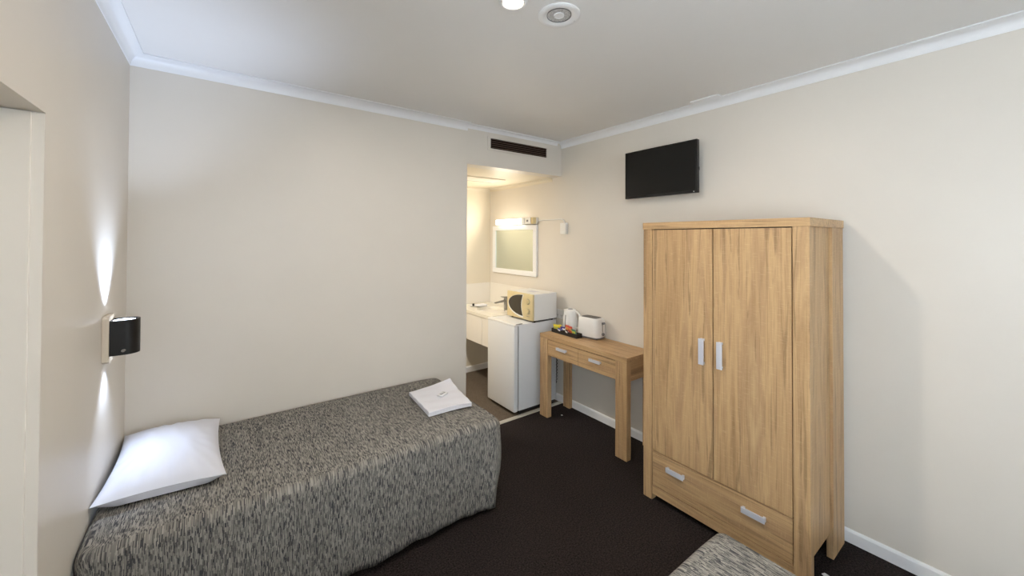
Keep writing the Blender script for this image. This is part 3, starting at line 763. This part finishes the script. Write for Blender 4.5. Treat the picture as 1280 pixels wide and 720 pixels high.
# ================================================================== KETTLE, TOASTER, TRAY
kx, ky = 2.692, 2.672
Ke = thing('kettle', 'white cordless electric kettle at the far end of the side table', 'kettle', (kx, ky, DH))
link('power_base', MB().lathe([(0, .018), (.070, .018), (.076, .012), (.078, 0), (0, 0)], (kx, ky, DH), 36), M['white_plastic'], Ke, True)
link('jug', MB().lathe([(0, .019), (.070, .019), (.073, .03), (.070, .10), (.064, .175), (.060, .198), (.057, .203)], (kx, ky, DH), 40), M['white_plastic'], Ke, True)
link('lid', MB().lathe([(.058, .202), (.052, .210), (.030, .214), (.028, .211), (0, .211)], (kx, ky, DH), 36), M['white_plastic'], Ke, True)
link('lid_button', MB().lathe([(0, .2145), (.022, .2145), (.024, .211), (.024, .209)], (kx, ky, DH), 24), M['grey_plastic'], Ke, True)
hp = [(kx+.01, ky-.045, DH+.200), (kx+.012, ky-.075, DH+.196), (kx+.015, ky-.100, DH+.175), (kx+.016, ky-.112, DH+.14), (kx+.016, ky-.112, DH+.09), (kx+.012, ky-.098, DH+.05), (kx+.008, ky-.066, DH+.035)]
link('grip', MB().tube(hp, .011, 12), M['white_plastic'], Ke, True)
link('spout', MB().prism([(ky+.050, DH+.200), (ky+.085, DH+.202), (ky+.060, DH+.160)], 'x', kx-.016, kx+.016, .004), M['white_plastic'], Ke, True)
a = math.radians(205)
link('water_gauge', MB().box(-.002, .002, -.004, .004, .045, .165, .001, m=Matrix.Translation((kx-.0757, ky-.002, DH))@Matrix.Rotation(.062, 4, 'Y')), M['grey_plastic'], Ke)
To = thing('toaster', 'white two-slice toaster on the side table, in front of the kettle', 'toaster', (2.684, 2.400, DH), None, .10, True)
def rr(hx, hy, r, n=7):
    p = []
    for cx_, cy_, a0 in ((hx-r, hy-r, 0), (-hx+r, hy-r, PI/2), (-hx+r, -hy+r, PI), (hx-r, -hy+r, 1.5*PI)):
        for i in range(n): a = a0+PI/2*i/(n-1); p.append((cx_+r*math.cos(a), cy_+r*math.sin(a)))
    return p
def loft(mb, secs):
    b = bmesh.new(); R = [[b.verts.new((x, y, z)) for x, y in rr(hx, hy, r)] for hx, hy, r, z in secs]; n = len(R[0])
    for A_, B_ in zip(R, R[1:]):
        for k in range(n): b.faces.new((A_[k], A_[(k+1) % n], B_[(k+1) % n], B_[k]))
    b.faces.new(R[0][::-1]); b.faces.new(R[-1]); bmesh.ops.recalc_face_normals(b, faces=b.faces)
    return mb._merge(b)
link('base', loft(MB(), [(.066, .106, .045, .003), (.070, .112, .048, .010), (.070, .112, .048, .020)]), M['grey_plastic'], To, True)
link('body', loft(MB(), [(.072, .115, .050, .018), (.076, .120, .052, .035), (.075, .118, .050, .120), (.071, .113, .046, .165), (.062, .104, .040, .180), (.056, .096, .034, .183)]), M['white_plastic'], To, True)
link('top_plate', loft(MB(), [(.050, .088, .030, .183), (.048, .086, .030, .1855)]), M['grey_plastic'], To, True)
for x in (-.024, .024): link('bread_slot', MB().box(x-.012, x+.012, -.070, .070, .1853, .1862), M['black'], To)
link('lever_track', MB().box(-.0025, .0025, -.1205, -.115, .065, .150), M['black'], To)
link('lever', MB().box(-.014, .014, -.140, -.119, .136, .152, .004, 3), M['grey_plastic'], To, True)
link('browning_dial', MB().lathe([(0, 0), (.012, .0), (.014, .010), (.015, .02)], (.0, -.134, .048), 24, 'y'), M['grey_plastic'], To, True)
for x in (-.045, .045):
    for y in (-.09, .09): link('foot', MB().lathe([(0, 0), (.008, 0), (.008, .004), (0, .004)], (x, y, 0), 12), M['black'], To)
tcx, tcy = 2.565, 2.598
Tr = MB()
tl, tw = .165, .034
Tr.box(tcx-tw, tcx+tw, tcy-tl, tcy+tl, DH, DH+.004, .001)
for x0, x1, y0, y1 in ((-tw, -tw+.004, -tl, tl), (tw-.004, tw, -tl, tl), (-tw+.004, tw-.004, -tl, -tl+.004), (-tw+.004, tw-.004, tl-.004, tl)):
    Tr.box(tcx+x0, tcx+x1, tcy+y0, tcy+y1, DH+.003, DH+.038, .0008)
tag(link('serving_tray', Tr, new_mat('matt_black_tray', srgb(16, 15, 17), .5), None, False, (tcx, tcy, DH)), 'shallow black rectangular tray of sachets on the oak side table', 'tray')
def sachet(label, y, x, col, band, w_=.05, h_=.052, tilt=.3, rz=.0, rise=.018, name='tea_sachet'):
    o = thing(name, label, 'sachet', (x-.027, y, DH+.005), 'drink sachets in the black tray', rz, True)
    w_ *= 1.05; h_ *= 1.22
    m = Matrix.Translation((0, 0, 0)) @ Matrix.Rotation(tilt*.7, 4, 'Y')
    # pouch: pillowed grid, x thin
    b = bmesh.new(); n = 8; g = {}
    for sd in (-1, 1):
        for i in range(n+1):
            for j in range(n+1):
                u = -1+2*i/n; v = -1+2*j/n
                if i in (0, n) or j in (0, n):
                    if sd == -1: g[sd, i, j] = b.verts.new((0, u*w_/2, (v+1)/2*h_))
                    else: g[sd, i, j] = g[-1, i, j]
                else: g[sd, i, j] = b.verts.new((sd*.007*((1-u*u)*(1-v*v))**.5, u*w_/2, (v+1)/2*h_))
        for i in range(n):
            for j in range(n): b.faces.new((g[sd, i, j], g[sd, i+1, j], g[sd, i+1, j+1], g[sd, i, j+1]))
    bmesh.ops.recalc_face_normals(b, faces=b.faces)
    mb = MB(); mb._merge(b, 0, 2, m)
    link('pouch', mb, col, o, True)
    bb = MB(); bb.box(-.0085, .0085, -w_*.36, w_*.36, h_*.50, h_*.78, .001, m=m)
    link('printed_band', bb, band, o)
def cm(n, r, g, b_): return new_mat(n, srgb(r, g, b_), .3)
yel = cm('yellow_foil', 232, 216, 60); pur = cm('purple_foil', 74, 58, 128); blu = cm('blue_foil', 52, 74, 158); wht = cm('white_foil', 226, 224, 222)
blk = cm('brown_black_foil', 40, 32, 30); red = cm('red_foil', 206, 84, 70); org = cm('orange_print', 232, 168, 92); grn = cm('teal_foil', 60, 128, 118); lim = cm('lime_print', 206, 206, 84)
sachet('bright yellow sachet at the fridge end of the black tray', 2.715, 2.588, yel, lim, .066, .060, -.35, .15)
sachet('yellow sachet tucked behind the bright yellow one nearest the fridge', 2.690, 2.612, yel, org, .050, .058, -.2, -.3)
sachet('purple sachet next to the yellow ones in the tray', 2.650, 2.605, pur, blu, .050, .050, -.3, .2)
sachet('dark blue and white sachet leaning at the front rim of the tray', 2.660, 2.572, blu, wht, .046, .040, -.35, -.1)
sachet('white and black striped stick sachet at the middle of the tray', 2.600, 2.575, wht, blk, .036, .048, -.4, .2)
sachet('black sachet with pale band at the middle front of the tray', 2.560, 2.572, blk, wht, .040, .044, -.4, -.2)
sachet('red and orange sachet standing at the rear of the tray, farther one', 2.605, 2.618, red, org, .042, .066, -.15, .1)
sachet('red and orange sachet standing at the rear of the tray, nearer one', 2.560, 2.618, red, org, .042, .062, -.15, -.1)
sachet('teal topped lime sachet at the toaster end of the tray', 2.480, 2.590, grn, lim, .062, .060, -.5, -.15)
# white scraps on the dark carpet
tag(link('paper_scrap', MB().prism([(2.557, 2.650), (2.569, 2.646), (2.573, 2.657), (2.562, 2.663)], 'z', .0005, .003), M['white_plastic'], None, False, (2.565, 2.655, 0)), 'tiny white scrap on the dark carpet beneath the side table', 'scrap')
tag(link('paper_scrap', MB().prism([(2.378, .618), (2.405, .612), (2.408, .632), (2.390, .640)], 'z', .0005, .004), M['white_plastic'], None, False, (2.393, .626, 0)), 'tiny white scrap on the carpet at the right foot of the wardrobe', 'scrap')
